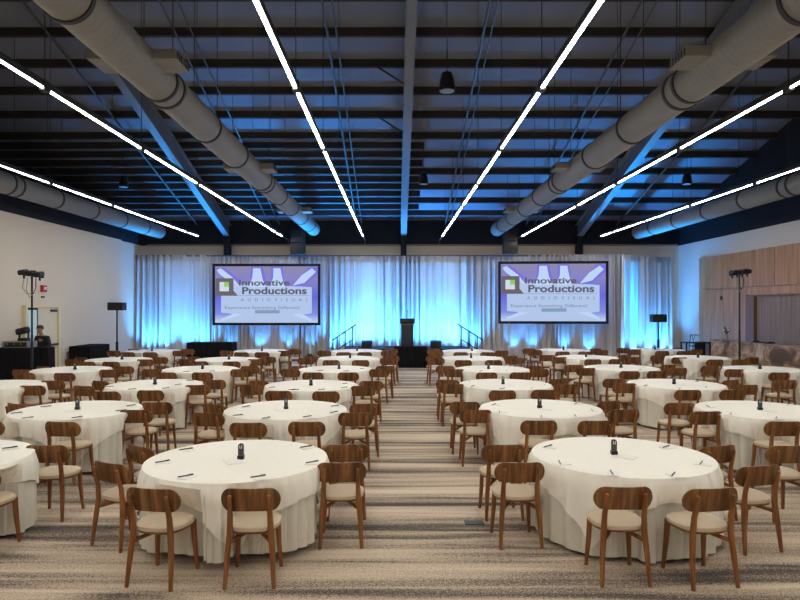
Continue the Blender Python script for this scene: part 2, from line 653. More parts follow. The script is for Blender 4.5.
YC = 25.95
drape('drape', 'blue-lit grey drape left of the left screen, by the left corner', (gx(134, YC), YC), (gx(210, YC), YC), .02, ZC, 1, M['curtain'])
drape('drape', 'grey drape hanging behind the left projection screen', (gx(206, YC), YC + .12), (gx(333, YC), YC + .12), .02, ZC - .02, 2, M['curtain'], .06, pitch=.26)
drape('drape', 'wide bright blue-lit drape behind the stage and lectern', (gx(329, YC), YC), (gx(481, YC), YC), .02, ZC - .05, 3, M['curtain'], .115, pitch=.31)
drape('drape', 'grey drape hanging behind the right projection screen', (gx(479, YC), YC + .1), (gx(624, YC - .1), YC - .1), .02, ZC + .02, 4, M['curtain'], .06, pitch=.26)
drape('drape', 'bright blue-lit drape turned across the right corner', (gx(622, 24.75), 24.75), (gx(671, 26.35), 26.35), .02, H + 2.06, 5, M['curtain'], .09)
# pipe that carries them
bm = B()
tube(bm, [(gx(134, YC), YC + .02, ZC - .03), (gx(481, YC), YC + .02, ZC - .03), (gx(624, YC), YC + .02, ZC - .03)], .025, 8)
for x in (134, 206, 331, 480, 600):
    tube(bm, [(gx(x, YC), YC + .22, 0.0), (gx(x, YC), YC + .22, ZC - .03)], .025, 8)
    tube(bm, [(gx(x, YC), YC + .22, ZC - .03), (gx(x, YC), YC + .02, ZC - .03)], .02, 6)
tag(obj('drape_pipe', bm, M['pipe'], smooth=True), 'thin metal pipe framework carrying the long grey drapes', 'pipe')

# ------------------------------------------------------------------ projection screens
def text_mesh(body, width, height, off=0.0, spacing=1.0):
    c = bpy.data.curves.new('lettering', 'FONT')
    c.body = body
    c.size = 1
    c.offset = off
    c.space_character = spacing
    c.extrude = .004
    o = bpy.data.objects.new('lettering', c)
    COL.objects.link(o)
    dg = bpy.context.evaluated_depsgraph_get()
    me = bpy.data.meshes.new_from_object(o.evaluated_get(dg))
    bpy.data.objects.remove(o)
    xs = [v.co.x for v in me.vertices]
    ys = [v.co.y for v in me.vertices]
    x0, x1, y0, y1 = min(xs), max(xs), min(ys), max(ys)
    for v in me.vertices:
        x = (v.co.x - x0) / (x1 - x0) * width
        z = (v.co.y - y0) / (y1 - y0) * height
        y = v.co.z
        v.co = (x, y * .4, z)
    return me


def projection_screen(label, cx, cz, Y, W, Hh, rz):
    t = thing('projection_screen', label, 'screen', (cx, Y, cz), rz, 'projection screens beside the stage')
    bd = .105
    bm = B()
    for sx in (-1, 1):
        box(bm, (sx * (W / 2 - bd / 2), 0, 0), (bd, .06, Hh), bev=.006)
        box(bm, (0, 0, sx * (Hh / 2 - bd / 2)), (W - 2 * bd, .06, bd), bev=.006)
    obj('border', bm, M['frame'], t)
    w, h = W - 2 * bd, Hh - 2 * bd
    obj('screen_surface', box(B(), (0, .01, 0), (w, .02, h)), M['scr'], t)

    def P(x, y):                                   # picture units 680 x 377, origin top left (68,75)
        return ((x - 68) / 680 * w - w / 2, h / 2 - (y - 75) / 377 * h)

    def flat(name, poly, y, m):
        return obj(name, prism(B(), [P(*q) for q in poly], y - .002, y), m, t)
    # the light beams of the projected picture
    pal = B()
    for poly in (((70, 85), (130, 85), (230, 165), (150, 215)), ((690, 80), (748, 80), (748, 130), (640, 215), (570, 205)),
                 ((305, 78), (385, 78), (405, 180), (300, 180)), ((438, 78), (515, 78), (525, 180), (440, 180))):
        prism(pal, [P(*q) for q in poly], -.003, -.001)
    obj('beam_glow', pal, M['s_halo'], t)
    obj('picture_field', prism(prism(B(), [P(*q) for q in ((108, 225), (205, 195), (640, 210), (708, 215), (708, 388), (640, 400), (690, 452), (112, 452), (215, 395), (108, 385))], -.005, -.003), [P(*q) for q in ((100, 425), (250, 385), (420, 400), (112, 450))], -.0049, -.003), M['s_panel'], t)
    for poly in (((78, 100), (105, 88), (185, 150), (235, 215), (180, 190), (100, 130)), ((735, 112), (708, 88), (640, 135), (580, 205), (660, 185)),
                 ((320, 88), (368, 88), (380, 150), (400, 215), (290, 215), (314, 150)), ((454, 88), (500, 88), (512, 150), (530, 215), (430, 215), (452, 150)),
                 ((104, 430), (190, 390), (250, 395), (112, 442)), ((712, 430), (640, 390), (570, 395), (700, 442))):
        obj('light_beam', prism(B(), [P(*q) for q in poly], -.007, -.005), M['s_beam'], t)
    # logo
    flat('logo_block', ((72, 155), (190, 155), (190, 238), (220, 272), (72, 272)), -.009, M['s_logo'])
    flat('logo_window', ((98, 180), (160, 180), (160, 242), (98, 242)), -.011, M['s_white'])
    flat('logo_square', ((128, 180), (160, 180), (160, 212), (128, 212)), -.013, M['s_green'])
    flat('underline', ((215, 269), (690, 269), (690, 271), (215, 271)), -.009, M['s_soft'])
    flat('address_bar', ((333, 367), (495, 367), (495, 390), (333, 390)), -.009, M['s_bar'])
    for body, x0, x1, y0, y1, m, off, sp in (('Innovative', 226, 560, 164, 205, 's_text', .022, 1.0), ('Productions', 247, 674, 214, 262, 's_text', .028, 1.0),
                                             ('A U D I O V I S U A L', 238, 682, 289, 308, 's_soft', .006, 1.5), ('Experience Something Different!', 134, 628, 341, 366, 's_soft', .004, 1.05)):
        a, b = P(x0, y1), P(x1, y0)
        me = text_mesh(body, b[0] - a[0], b[1] - a[1], off, sp)
        o = bpy.data.objects.new('lettering', me)
        me.materials.append(M[m])
        COL.objects.link(o)
        o.parent = t
        o.location = (a[0], -.0105, a[1])


YS = 25.25
projection_screen('projection screen on the left of the stage, showing the company slide', gx(266.5, YS), gz(294.5, YS), YS, 108 / F * YS, 61.6 / F * YS, 0)
projection_screen('projection screen on the right of the stage, showing the company slide', gx(553, YS), gz(292.5, YS), YS, 108.6 / F * YS, 62.6 / F * YS, R(-4))
for x, lab in ((gx(266.5, YS), 'truss feet and legs of the left projection screen'), (gx(553, YS), 'truss feet and legs of the right projection screen')):
    t = thing('screen_stand', lab, 'stand', (x, YS + .12, 0), 0, 'screen stands')
    for s in (-1, 1):
        obj('leg', tube(B(), [(s * 1.75, 0, 0), (s * 1.75, 0, 1.6)], .03, 8), M['curtain'], t)
        obj('foot', box(B(), (s * 1.75, 0, .03), (.08, .9, .06)), M['black'], t)

# ------------------------------------------------------------------ stage
ZD = .65
t = thing('stage', 'low black stage platform in front of the blue drape', 'stage', (.42, 24.25, 0))
obj('deck', box(B(), (0, 0, ZD - .06), (4.72, 1.9, .12), bev=.01), M['stage'], t)


def skirt(bm, p0, p1, z0, z1, amp=.03, pitch=.14, step=.02, ph=0):
    p0, p1 = Vector(p0), Vector(p1)
    Ln = (p1 - p0).length
    d = (p1 - p0) / Ln
    nr = Vector((d.y, -d.x))
    n = max(4, int(Ln / step))
    rows = []
    for j in range(4):
        v = j / 3
        row = []
        for i in range(n + 1):
            s = Ln * i / n
            p = p0 + d * s + nr * (amp * (1.15 - v) * (math.sin(2 * PI * s / pitch + ph + .8 * math.sin(s * 2.3)) + .4))
            row.append(bm.verts.new((p.x, p.y, z0 + (z1 - z0) * v)))
        rows.append(row)
    for a, b in zip(rows, rows[1:]):
        for i in range(n):
            bm.faces.new((a[i], a[i + 1], b[i + 1], b[i]))
    return bm


obj('front_skirt', skirt(skirt(B(), (-2.3, -.88), (2.3, -.88), .01, ZD - .12), (2.3, -.88), (2.3, .88), .01, ZD - .12), M['drape'], t, smooth=True)
for sx in (-1, 1):
    for sy in (-1, 1):
        obj('leg', tube(B(), [(sx * 2.15, sy * .8, 0), (sx * 2.15, sy * .8, ZD - .1)], .03, 8), M['black'], t)


def draped_box(name, label, cx, cy, w, d, h, rz=0, cat='table', top=None, amp=.02):
    t = thing(name, label, cat, (cx, cy, 0), rz, 'black draped tables')
    obj('tabletop', box(B(), (0, 0, h - .02), (w, d, .04), bev=.008), top or M['drape'], t)
    bm = B()
    q = [(-w / 2, -d / 2), (w / 2, -d / 2), (w / 2, d / 2), (-w / 2, d / 2)]
    for k in range(4):
        skirt(bm, q[k], q[(k + 1) % 4], .01, h - .005, amp, .16, .02, k)
    obj('drape_skirt', bm, M['drape'], t, smooth=True)
    return t


draped_box('draped_table', 'small table in pleated black skirting in front of the lectern, facing the aisle', gx(410.5, 22.95), 22.95, 1.2, .5, .775)


def wedge(label, xc):
    Y = 23.75
    t = thing('stage_monitor', label, 'speaker', (gx(xc, Y), Y, ZD), 0, 'stage monitors')
    bm = B()
    a = [(-.2, 0), (.15, 0), (.2, .1), (-.02, .3), (-.2, .24)]
    v0 = [bm.verts.new((-.2, y, z)) for y, z in a]
    v1 = [bm.verts.new((.2, y, z)) for y, z in a]
    bm.faces.new(v0)
    bm.faces.new(v1[::-1])
    for k in range(5):
        bm.faces.new((v0[k], v1[k], v1[(k + 1) % 5], v0[(k + 1) % 5]))
    obj('cabinet', bm, M['black'], t)
    obj('speaker_grille', box(B(), (0, .1, .19), (.34, .02, .26), rx=R(48)), M['dgrey'], t)


wedge('black wedge monitor on the stage, left of the lectern', 367)
wedge('black wedge monitor on the stage, right of the lectern', 435.5)

Yl = 23.85
t = thing('lectern', 'black lectern with gooseneck microphone on the front of the stage', 'lectern', (gx(407.3, Yl), Yl, ZD))
obj('body', box(B(), (0, 0, .46), (.46, .4, .92), bev=.015), M['navy'], t)
obj('base', box(B(), (0, 0, .03), (.54, .48, .06), bev=.01), M['black'], t)
bm = B()
box(bm, (0, 0, 1.02), (.55, .5, .16), rx=R(-8), bev=.015)
obj('reading_top', bm, M['black'], t)
obj('trim_strip', box(B(), (0, -.215, .915), (.5, .03, .03)), M['case'], t)
mic = obj('microphone', tube(B(), [(0, .1, 1.08), (0, .08, 1.25), (0, .0, 1.38), (0, -.06, 1.42)], [.008, .007, .007, .016], 8), M['black'], t, smooth=True)


def rail(label, x0, y0, x1, y1, s):
    """stair rail falling away from the stage sideways; pixel line of the top rail"""
    Y = 24.2
    t = thing('stair_handrail', label, 'handrail', (0, Y, 0), 0, 'black stair rails at the stage ends')
    A, Bp = Vector((gx(x0, Y), 0, gz(y0, Y))), Vector((gx(x1, Y), 0, gz(y1, Y)))
    obj('top_rail', tube(B(), [A, Bp], .025, 8), M['gloss'], t, smooth=True)
    a2, b2 = A + (Bp - A) * .15 - Vector((0, 0, .5)), A + (Bp - A) * .78 - Vector((0, 0, .5))
    obj('middle_rail', tube(B(), [a2, b2], .02, 8), M['gloss'], t, smooth=True)
    for f in (.15, .45, .78):
        p = A + (Bp - A) * f
        obj('post', tube(B(), [(p.x, 0, 0), p], .022, 8), M['gloss'], t, smooth=True)
    for k in range(3):
        xx = A.x + s * (.18 + .28 * k)
        obj('step', box(B(), (xx, .55, .49 - .16 * k), (.28, 1.0, .05)), M['stage'], t)
        obj('riser', box(B(), (xx + s * -.12, .55, (.47 - .16 * k) / 2), (.03, .96, .47 - .16 * k)), M['black'], t)


rail('black stair rail at the left end of the stage', 356, 324.5, 332, 340.5, -1)
rail('black stair rail at the right end of the stage', 457.5, 324, 483, 340, 1)

# draped tables by the walls
draped_box('draped_table', 'black draped table standing along the pale left wall near the corner', -10.14, 20.85, .66, 1.4, .95, 0, amp=.008)
draped_box('draped_table', 'black draped table in front of the drapes, below the left end of the left screen', gx(212, 23.9), 23.9, 1.72, .7, .87, 0, amp=.01)

# ------------------------------------------------------------------ control desk, person, lights on poles
draped_box('control_desk', 'tall black draped control desk by the door in the left wall', -9.86, 16.75, 1.26, .5, 1.14, R(9), 'desk')
Yk = 16.75
t = thing('equipment_rack', 'grey equipment case lying on the black control desk', 'equipment', (gx(20, Yk), Yk, 1.14))
obj('case_body', box(B(), (0, 0, .085), (.68, .45, .17), bev=.01), M['case'], t)
obj('front_panel', box(B(), (.02, -.228, .085), (.56, .012, .12)), M['black'], t)
for k in range(3):
    obj('knob', lathe(B(), [(.018, -.25), (.018, -.23)], 12, (-.2 + .18 * k, 0, .1), axis='Y'), M['case'], t)
t = thing('stage_light', 'black spotlight fixture with yoke sitting on the equipment case', 'light', (gx(24, Yk), Yk, 1.31))
obj('base', box(B(), (0, 0, .04), (.24, .2, .08), bev=.01), M['black'], t)
for s in (-1, 1):
    obj('yoke_arm', box(B(), (s * .12, 0, .17), (.025, .06, .24)), M['black'], t)
hd = obj('head', box(B(), (-.03, 0, .27), (.32, .2, .17), ry=R(-14), bev=.04, seg=2), M['black'], t)
obj('lens', lathe(B(), [(.05, -.115), (.07, -.1)], 16, (-.1, 0, .27), axis='Y'), M['gloss'], hd)


def person():
    px, py = gx(43.5, 17.75), 17.75
    t = thing('person', 'person in a black shirt standing behind the control desk, head bowed over it', 'person', (px, py, 0), R(-10))
    # local frame: faces -y

    def skin_obj(name, verts, edges, rads, m, parent, root=0, sub=2):
        me = bpy.data.meshes.new(name)
        me.from_pydata(verts, edges, [])
        me.materials.append(m)
        o = bpy.data.objects.new(name, me)
        COL.objects.link(o)
        o.parent = parent
        md = o.modifiers.new('skin', 'SKIN')
        md.use_smooth_shade = True
        sv = me.skin_vertices[0].data if me.skin_vertices else None
        if sv is None:
            return o
        for i, r in enumerate(rads):
            rr = r if isinstance(r, tuple) else (r, r)
            sv[i].radius = rr
        sv[root].use_root = True
        s = o.modifiers.new('sub', 'SUBSURF')
        s.levels = s.render_levels = sub
        return o
    hh = 1.66
    V, E, Rr = [], [], []

    def add(p, r, par=None):
        V.append(p)
        Rr.append(r)
        if par is not None:
            E.append((par, len(V) - 1))
        return len(V) - 1
    pel = add((0, 0, .92), (.14, .1))
    wst = add((0, .0, 1.08), (.125, .09), pel)
    chs = add((0, -.03, 1.26), (.15, .1), wst)
    nb = add((0, -.06, 1.4), (.07, .06), chs)
    nk = add((0, -.10, 1.46), .05, nb)
    hd0 = add((0, -.14, 1.53), (.065, .075), nk)
    hd1 = add((0, -.16, 1.6), (.072, .085), hd0)
    add((0, -.15, 1.66), (.045, .055), hd1)
    for s in (-1, 1):
        sh = add((s * .17, -.05, 1.36), .058, chs)
        el = add((s * .24, -.06, 1.1), .042, sh)
        wr = add((s * .17, -.28, 1.05), .028, el)
        pm = add((s * .15, -.35, 1.06), (.036, .018), wr)
        for q, ln in enumerate((.075, .085, .08, .062)):
            fx = s * .15 + (q - 1.5) * .021
            k1 = add((fx, -.37 - ln * .5, 1.065), .0095, pm)
            add((fx, -.37 - ln, 1.045), .008, k1)
        th = add((s * .15 - s * .05, -.36, 1.05), .011, pm)
        add((s * .15 - s * .065, -.4, 1.04), .009, th)
        hp = add((s * .09, 0, .86), .09, pel)
        kn = add((s * .1, -.02, .47), .062, hp)
        an = add((s * .1, .02, .08), .042, kn)
        add((s * .11, -.14, .035), (.042, .03), an)
    body = skin_obj('body', V, E, Rr, M['skin'], t)
    # face
    bm = B()
    tube(bm, [(0, -.235, 1.615), (0, -.262, 1.585), (0, -.24, 1.575)], [.008, .014, .012], 8)
    for s in (-1, 1):
        bmesh.ops.create_uvsphere(bm, u_segments=10, v_segments=6, radius=.018, matrix=Matrix.Translation((s * .077, -.14, 1.59)) @ Matrix.Diagonal((.5, 1, 1.4, 1)))
    obj('nose_and_ears', bm, M['skin'], body, smooth=True)
    bm = B()
    for s in (-1, 1):
        bmesh.ops.create_uvsphere(bm, u_segments=10, v_segments=6, radius=.011, matrix=Matrix.Translation((s * .032, -.232, 1.61)))
    obj('eyes', bm, M['hair'], body, smooth=True)
    bm = B()
    bmesh.ops.create_uvsphere(bm, u_segments=20, v_segments=12, radius=.1, matrix=Matrix.Translation((0, -.135, 1.63)) @ Matrix.Diagonal((.88, 1.05, .85, 1)))
    dl = [v for v in bm.verts if (v.co.z < 1.625 and v.co.y < -.12) or v.co.z < 1.56]
    bmesh.ops.delete(bm, geom=dl, context='VERTS')
    obj('hair', bm, M['hair'], t, smooth=True)
    V, E, Rr = [], [], []
    pel = add((0, 0, .9), (.155, .118))
    wst = add((0, 0, 1.08), (.145, .108), pel)
    chs = add((0, -.03, 1.26), (.168, .12), wst)
    add((0, -.065, 1.4), (.085, .075), chs)
    for s in (-1, 1):
        sh = add((s * .175, -.05, 1.355), .07, chs)
        el = add((s * .24, -.06, 1.1), .056, sh)
        add((s * .18, -.24, 1.055), .042, el)
    skin_obj('shirt', V, E, Rr, M['shirt'], t)
    V, E, Rr = [], [], []
    pel = add((0, 0, .93), (.15, .115))
    for s in (-1, 1):
        hp = add((s * .09, 0, .84), .1, pel)
        kn = add((s * .1, -.02, .47), .075, hp)
        add((s * .1, .02, .07), .06, kn)
    skin_obj('trousers', V, E, Rr, M['trousers'], t)


person()


def light_tree(label, px, Y, ytop, tilt, n, base_r=.32):
    """tall pole with a crossbar of spotlights"""
    x = gx(px, Y)
    zt_ = gz(ytop, Y)
    t = thing('lighting_stand', label, 'light stand', (x, Y, 0), 0, 'tall black lighting stands')
    obj('pole', tube(B(), [(0, 0, .02), (0, 0, 1.5), (0, 0, 1.52), (0, 0, zt_ - .12)], [.03, .03, .024, .022], 10), M['black'], t, smooth=True)
    obj('base', lathe(B(), [(base_r, 0), (base_r, .02), (.06, .05), (.04, .2)], 20), M['black'], t, smooth=True)
    W = .6
    obj('crossbar', tube(B(), [(-W / 2, 0, zt_ - .12 + tilt * -W / 2), (W / 2, 0, zt_ - .12 + tilt * W / 2)], .024, 8), M['black'], t, smooth=True)
    for k in range(n):
        u = -W / 2 + W * (k + .5) / n
        bm = B()
        zc = zt_ - .06 + tilt * u
        box(bm, (u, -.04, zc), (W / n * .9, .26, .13), rx=R(10), ry=R(8 * (k % 2) - 4), bev=.04, seg=2)
        hd = obj('spotlight', bm, M['black'], t)
        obj('yoke', box(B(), (u, 0, zc - .09), (.03, .05, .14)), M['gloss'], hd)
        obj('lens', lathe(B(), [(.06, .115), (.04, .13)], 14, (u, 0, zc + .02), axis='Y'), M['lens'], hd)
    for k, (dx, ln) in enumerate(((-.2, .42), (-.11, .5), (.1, .4))):
        obj('cable', tube(B(), [(dx, 0, zt_ - .18), (dx * 1.15, -.03, zt_ - .18 - ln * .6), (dx * .45, -.02, zt_ - .18 - ln), (0.02, -.02, zt_ - .2 - ln * .8)], .012, 6), M['cable'] if k < 2 else M['black'], t, smooth=True)
    return t


light_tree('black lighting stand with spotlights behind the control desk on the left', 32, 16.0, 271, -.14, 3)
light_tree('black lighting stand with spotlights in front of the wood panelled right wall', 739.5, 18.9, 270, .12, 4)


def stand_speaker(label1, label2, xc, Y, y0, y1, w):
    x = gx(xc, Y)
    z1, z0 = gz(y0, Y), gz(y1, Y)
    t = thing('speaker_stand', label1, 'speaker stand', (x, Y, 0), 0, 'loudspeaker stands')
    obj('pole', tube(B(), [(0, 0, .04), (0, 0, 1.0), (0, 0, 1.02), (0, 0, z0)], [.045, .045, .026, .026], 10), M['black'], t, smooth=True)
    for k in range(3):
        a = R(90 + 120 * k)
        obj('leg', tube(B(), [(0, 0, .5), (.42 * math.cos(a), .42 * math.sin(a), .015)], .018, 8), M['black'], t)
    obj('collar', lathe(B(), [(.055, .46), (.06, .48), (.06, .54), (.05, .56)], 14), M['gloss'], t)
    s = thing('loudspeaker', label2, 'speaker', (x, Y, z0), 0, 'loudspeakers on stands')
    obj('cabinet', box(B(), (0, 0, (z1 - z0) / 2), (w, .34, z1 - z0), bev=.02), M['black'], s)
    obj('speaker_grille', box(B(), (-.06, -.175, (z1 - z0) / 2), (w * .72, .02, (z1 - z0) * .84), bev=.005), M['grille'], s)
    obj('horn', box(B(), (w * .39, -.175, (z1 - z0) / 2), (w * .16, .02, (z1 - z0) * .7), bev=.005), M['gloss'], s)


stand_speaker('black speaker stand beside the left end of the blue drape', 'black loudspeaker lying across the stand near the left corner', 117, 21.6, 302.4, 310.3, .53)
stand_speaker('black speaker stand in front of the right corner drape', 'black loudspeaker lying across the stand in front of the right corner drape', 658.3, 23.2, 314.2, 322.2, .52)

# ------------------------------------------------------------------ door, alarm
Y0, Y1, zd = 17.82, 19.7, 2.26
d = bpy.data.objects.new('door_1', None)
COL.objects.link(d)
d.location = (XL, (Y0 + Y1) / 2, 0)
d['kind'] = 'structure'
hw = (Y1 - Y0) / 2
bm = B()
for s in (-1, 1):
    box(bm, (.045, s * (hw - .06), zd / 2), (.11, .12, zd))
box(bm, (.045, 0, zd - .03), (.11, 2 * hw - .24, .06))
obj('door_frame', bm, M['doorframe'], d)
lf = obj('door_leaf', box(B(), (.02, .36, zd / 2 - .03), (.05, 1.14, zd - .08)), M['door'], d)
obj('push_bar', box(B(), (.075, .38, 1.06), (.06, .9, .06), bev=.01), M['navy'], lf)
obj('door_closer', box(B(), (.07, .6, zd - .16), (.06, .32, .06), bev=.01), M['black'], lf)
lf = obj('door_leaf', box(B(), (.02, -.53, zd / 2 - .03), (.04, .6, zd - .08)), M['dark'], d)
obj('door_glass', box(B(), (.03, -.52, zd / 2 + .02), (.04, .46, zd - .3)), M['glass'], lf)

t = thing('fire_alarm', 'red fire alarm box high on the pale left wall above the door', 'alarm', (XL, 18.85, gz(292, 18.85)))
obj('housing', box(B(), (.04, 0, .1), (.08, .24, .2), bev=.01), M['red'], t)
obj('strobe', box(B(), (.085, 0, .11), (.02, .12, .08), bev=.005), M['print_'], t)
t = tag(obj('wall_plate', box(B(), (XL + .015, 18.85, gz(297, 18.85)), (.03, .16, .05), bev=.005), M['black']), 'small black plate on the left wall under the red alarm', 'plate')

# ------------------------------------------------------------------ right wall cladding
XP = XR - .07                                      # face of the wood panels
ya, yb_ = 15.5, 24.72
z0a, z1a, z2a = 0.0, 2.88, 4.13
yo = 21.2                                          # far edge of the recess
t = bpy.data.objects.new('wall_right_cladding', None)
COL.objects.link(t)
t['kind'] = 'structure'


def clad(y0, y1, z0, z1, m=None):
    struct('panel', box(B(), (XP + .032, (y0 + y1) / 2, (z0 + z1) / 2), (.064, y1 - y0 - .018, z1 - z0 - .018), bev=.004), m or M['panel'], t)


for yy0, yy1 in ((24.1, yb_), (22.85, 24.1), (20.95, 22.85), (19.8, 20.95), (18.5, 19.8), (17.2, 18.5), (15.5, 17.2)):
    clad(yy0, yy1, z1a, z2a)
for yy0, yy1 in ((22.85, yb_), (21.35, 22.85)):
    clad(yy0, yy1, 0, z1a)
clad(15.5, 21.35, 2.62, z1a)
struct('reveal', box(box(B(), (XP + .02, 21.1, 1.31), (.14, .5, 2.62)), (XP + .02, 18.2, 2.59), (.1, 5.3, .06)), M['panel2'], t)
bm = B()
k = 15.5
while k < 20.85:
    box(bm, (XP + .055, k, 1.29), (.03, .11, 2.56))
    k += .125
struct('slatted_shutter', bm, M['slat'], t)
o = obj('round_sounder', lathe(B(), [(.04, -.03), (.07, -.02), (.075, 0)], 18), M['black'], loc=(XP - .005, gx(1, 1) and 12.0 * F / (722 - VX), gz(298, 12.0 * F / (722 - VX))))
o.rotation_euler = (0, R(90), 0)
tag(o, 'small round black fitting on the wood panelled right wall', 'fitting')

# stone bar
A, Bq = Vector((gx(711, 21.4), 21.4)), Vector((gx(800, 17.3) + .02, 16.3))
dv = (Bq - A)
L_ = dv.length
ang = math.atan2(dv.y, dv.x)
t = thing('stone_bar', 'low bar counter faced in brown veined stone along the right wall', 'bar counter', (A.x, A.y, 0), ang)
obj('bar_front', box(B(), (L_ / 2, .2, .54), (L_, .4, 1.08), bev=.01), M['stone'], t)
obj('countertop', box(B(), (L_ / 2, .2, 1.1), (L_ + .04, .46, .04), bev=.008), M['stone'], t)
ux, uy = dv.x / L_, dv.y / L_


def onbar(s, off=.2):
    return (A.x + ux * s - uy * off, A.y + uy * s + ux * off, 1.12)


t = thing('flower_vase', 'small vase of pale flowers on the stone bar', 'flowers', onbar(.55))
obj('vase', lathe(B(), [(.04, 0), (.06, .05), (.05, .13), (.03, .17), (.035, .19)], 18), M['vase'], t, smooth=True)
bm = B()
rnd = random.Random(5)
for k in range(9):
    a, r = rnd.random() * 6.28, .05 + .08 * rnd.random()
    tube(bm, [(0, 0, .16), (r * .5 * math.cos(a), r * .5 * math.sin(a), .26), (r * math.cos(a), r * math.sin(a), .3 + .12 * rnd.random())], [.006, .012, .004], 5)
obj('stems', bm, M['green'], t)
for k in range(6):
    a, r = k * 1.05, .05 + .05 * rnd.random()
    bm = B()
    bmesh.ops.create_icosphere(bm, subdivisions=2, radius=.035, matrix=Matrix.Translation((r * math.cos(a), r * math.sin(a), .3 + .1 * rnd.random())))
    for v in bm.verts:
        v.co += Vector((rnd.uniform(-.007, .007), rnd.uniform(-.007, .007), rnd.uniform(-.007, .007)))
    obj('bloom', bm, M['flower'] if k % 2 else M['panel2'], t)
t = thing('serving_tray', 'flat black tray lying on the stone bar', 'tray', onbar(2.4), ang)
obj('tray_plate', box(B(), (0, 0, .015), (.7, .3, .03), bev=.01), M['black'], t)
for s in (-1, 1):
    obj('handle', box(B(), (s * .33, 0, .045), (.02, .16, .03)), M['gloss'], t)

# console and bar chair by the corner
t = thing('console_table', 'dark narrow console table against the right wall beside the bar', 'table', (11.45, 23.9, 0))
obj('tabletop', box(B(), (0, 0, .86), (.95, .5, .05), bev=.008), M['navy'], t)
for sx in (-1, 1):
    for sy in (-1, 1):
        obj('leg', box(B(), (sx * .44, sy * .22, .42), (.05, .05, .84)), M['navy'], t)
obj('side_panel', box(B(), (.22, .1, .5), (.42, .03, .66)), M['navy'], t)
Yw = 24.75
t = thing('bar_chair', 'dark wishbone-backed chair behind the console table by the right corner', 'chair', (gx(695.5, Yw), Yw, 0))
bm = B()
tube(bm, [(-.2 * math.cos(a) * 1, .2 * math.sin(a) - .02, 1.1) for a in [R(q) for q in range(0, 181, 20)]], .018, 8)
obj('back_rail', bm, M['gloss'], t, smooth=True)
bm = B()
tube(bm, [(0, .17, .7), (0, .18, .9), (-.07, .17, 1.1)], .012, 6)
tube(bm, [(0, .18, .9), (.07, .17, 1.1)], .012, 6)
obj('back_splat', bm, M['gloss'], t)
obj('seat', box(B(), (0, 0, .68), (.42, .4, .05), bev=.02, seg=2), M['gloss'], t)
for sx in (-1, 1):
    obj('leg', tube(B(), [(sx * .19, -.17, 0), (sx * .17, -.15, .68)], .018, 8), M['gloss'], t)
    obj('leg', tube(B(), [(sx * .19, .17, 0), (sx * .18, .15, .68), (sx * .2, -.02, 1.1)], .018, 8), M['gloss'], t)

# ------------------------------------------------------------------ uplights
def uplight(label, x, y, power, aim_y, aim_z, col, ang_=62, blend=.6):
    t = thing('uplight', label, 'light', (x, y, 0), 0, 'blue floor uplights along the drapes')
    obj('body', lathe(B(), [(.08, .05), (.095, .06), (.1, .2), (.085, .2), (.08, .17)], 18), M['black'], t, smooth=True)
    obj('foot', box(B(), (0, 0, .025), (.2, .16, .05), bev=.008), M['black'], t)
    obj('lens', lathe(B(), [(.0801, .165), (.0802, .172)], 18), M['lens'], t)
    l = bpy.data.lights.new('uplight_lamp', 'SPOT')
    l.energy = power
    l.color = col
    l.spot_size = R(ang_)
    l.spot_blend = blend
    l.shadow_soft_size = .06
    o = bpy.data.objects.new('uplight_lamp', l)
    COL.objects.link(o)
    o.location = (x, y, .24)
    o.rotation_euler = (Vector((x, aim_y, aim_z)) - Vector((x, y, .24))).to_track_quat('-Z', 'Y').to_euler()


BL = (.045, .335, 1.0)
n_ = 0
ords = ('first', 'second', 'third', 'fourth', 'fifth', 'sixth', 'seventh', 'eighth', 'ninth', 'tenth')
for grp, yy, pw, xs in (('the drape left of the left screen', YC - .52, 560, (147, 162, 187, 203)), ('the grey drape under the left screen', YC - .3, 130, (229, 259, 287, 310)),
                        ('the stage drape', YC - .62, 820, (334, 348, 363, 379, 395, 411, 427, 443, 459, 475)), ('the grey drape under the right screen', YC - .36, 130, (515, 534, 566, 591))):
    for i, px in enumerate(xs):
        uplight('small black floor uplight, %s from left, washing %s' % (ords[i], grp), gx(px, yy), yy, pw, YC + .12, 4.2 if pw > 200 else 1.4, BL, 93 if pw > 200 else 58, 1.0 if pw > 200 else .6)
for i, px in enumerate((626, 640, 652, 665)):
    yy = 24.75 + 1.6 * (px - 622) / 49 - .5
    uplight('small black floor uplight, %s from left, washing the right corner drape' % ords[i], gx(px, yy), yy, (240, 380, 560, 640)[i], yy + .5, 3.8, BL, 100, 1.0)
uplight('small black floor uplight washing the right wall beside the console', 11.5, 26.1, 60, 26.3, 4, (.15, .42, 1.0), 60)


def stage_beam(label, x, y, tx, ty, tz, power, size):
    t = thing('moving_head_light', label, 'light', (x, y, 0), 0, 'moving head lights by the stage')
    obj('base', box(B(), (0, 0, .06), (.32, .28, .12), bev=.015), M['black'], t)
    for s in (-1, 1):
        obj('yoke_arm', box(B(), (s * .14, 0, .2), (.03, .08, .22)), M['black'], t)
    obj('head', lathe(B(), [(.07, .14), (.1, .18), (.1, .36), (.08, .36)], 16), M['black'], t, smooth=True)
    l = bpy.data.lights.new('beam_lamp', 'SPOT')
    l.energy = power
    l.color = (.004, .35, 1.0)
    l.spot_size = R(size)
    l.spot_blend = 1.0
    l.shadow_soft_size = .3
    o = bpy.data.objects.new('beam_lamp', l)
    COL.objects.link(o)
    o.location = (x, y, .4)
    o.rotation_euler = (Vector((tx, ty, tz)) - Vector((x, y, .4))).to_track_quat('-Z', 'Y').to_euler()


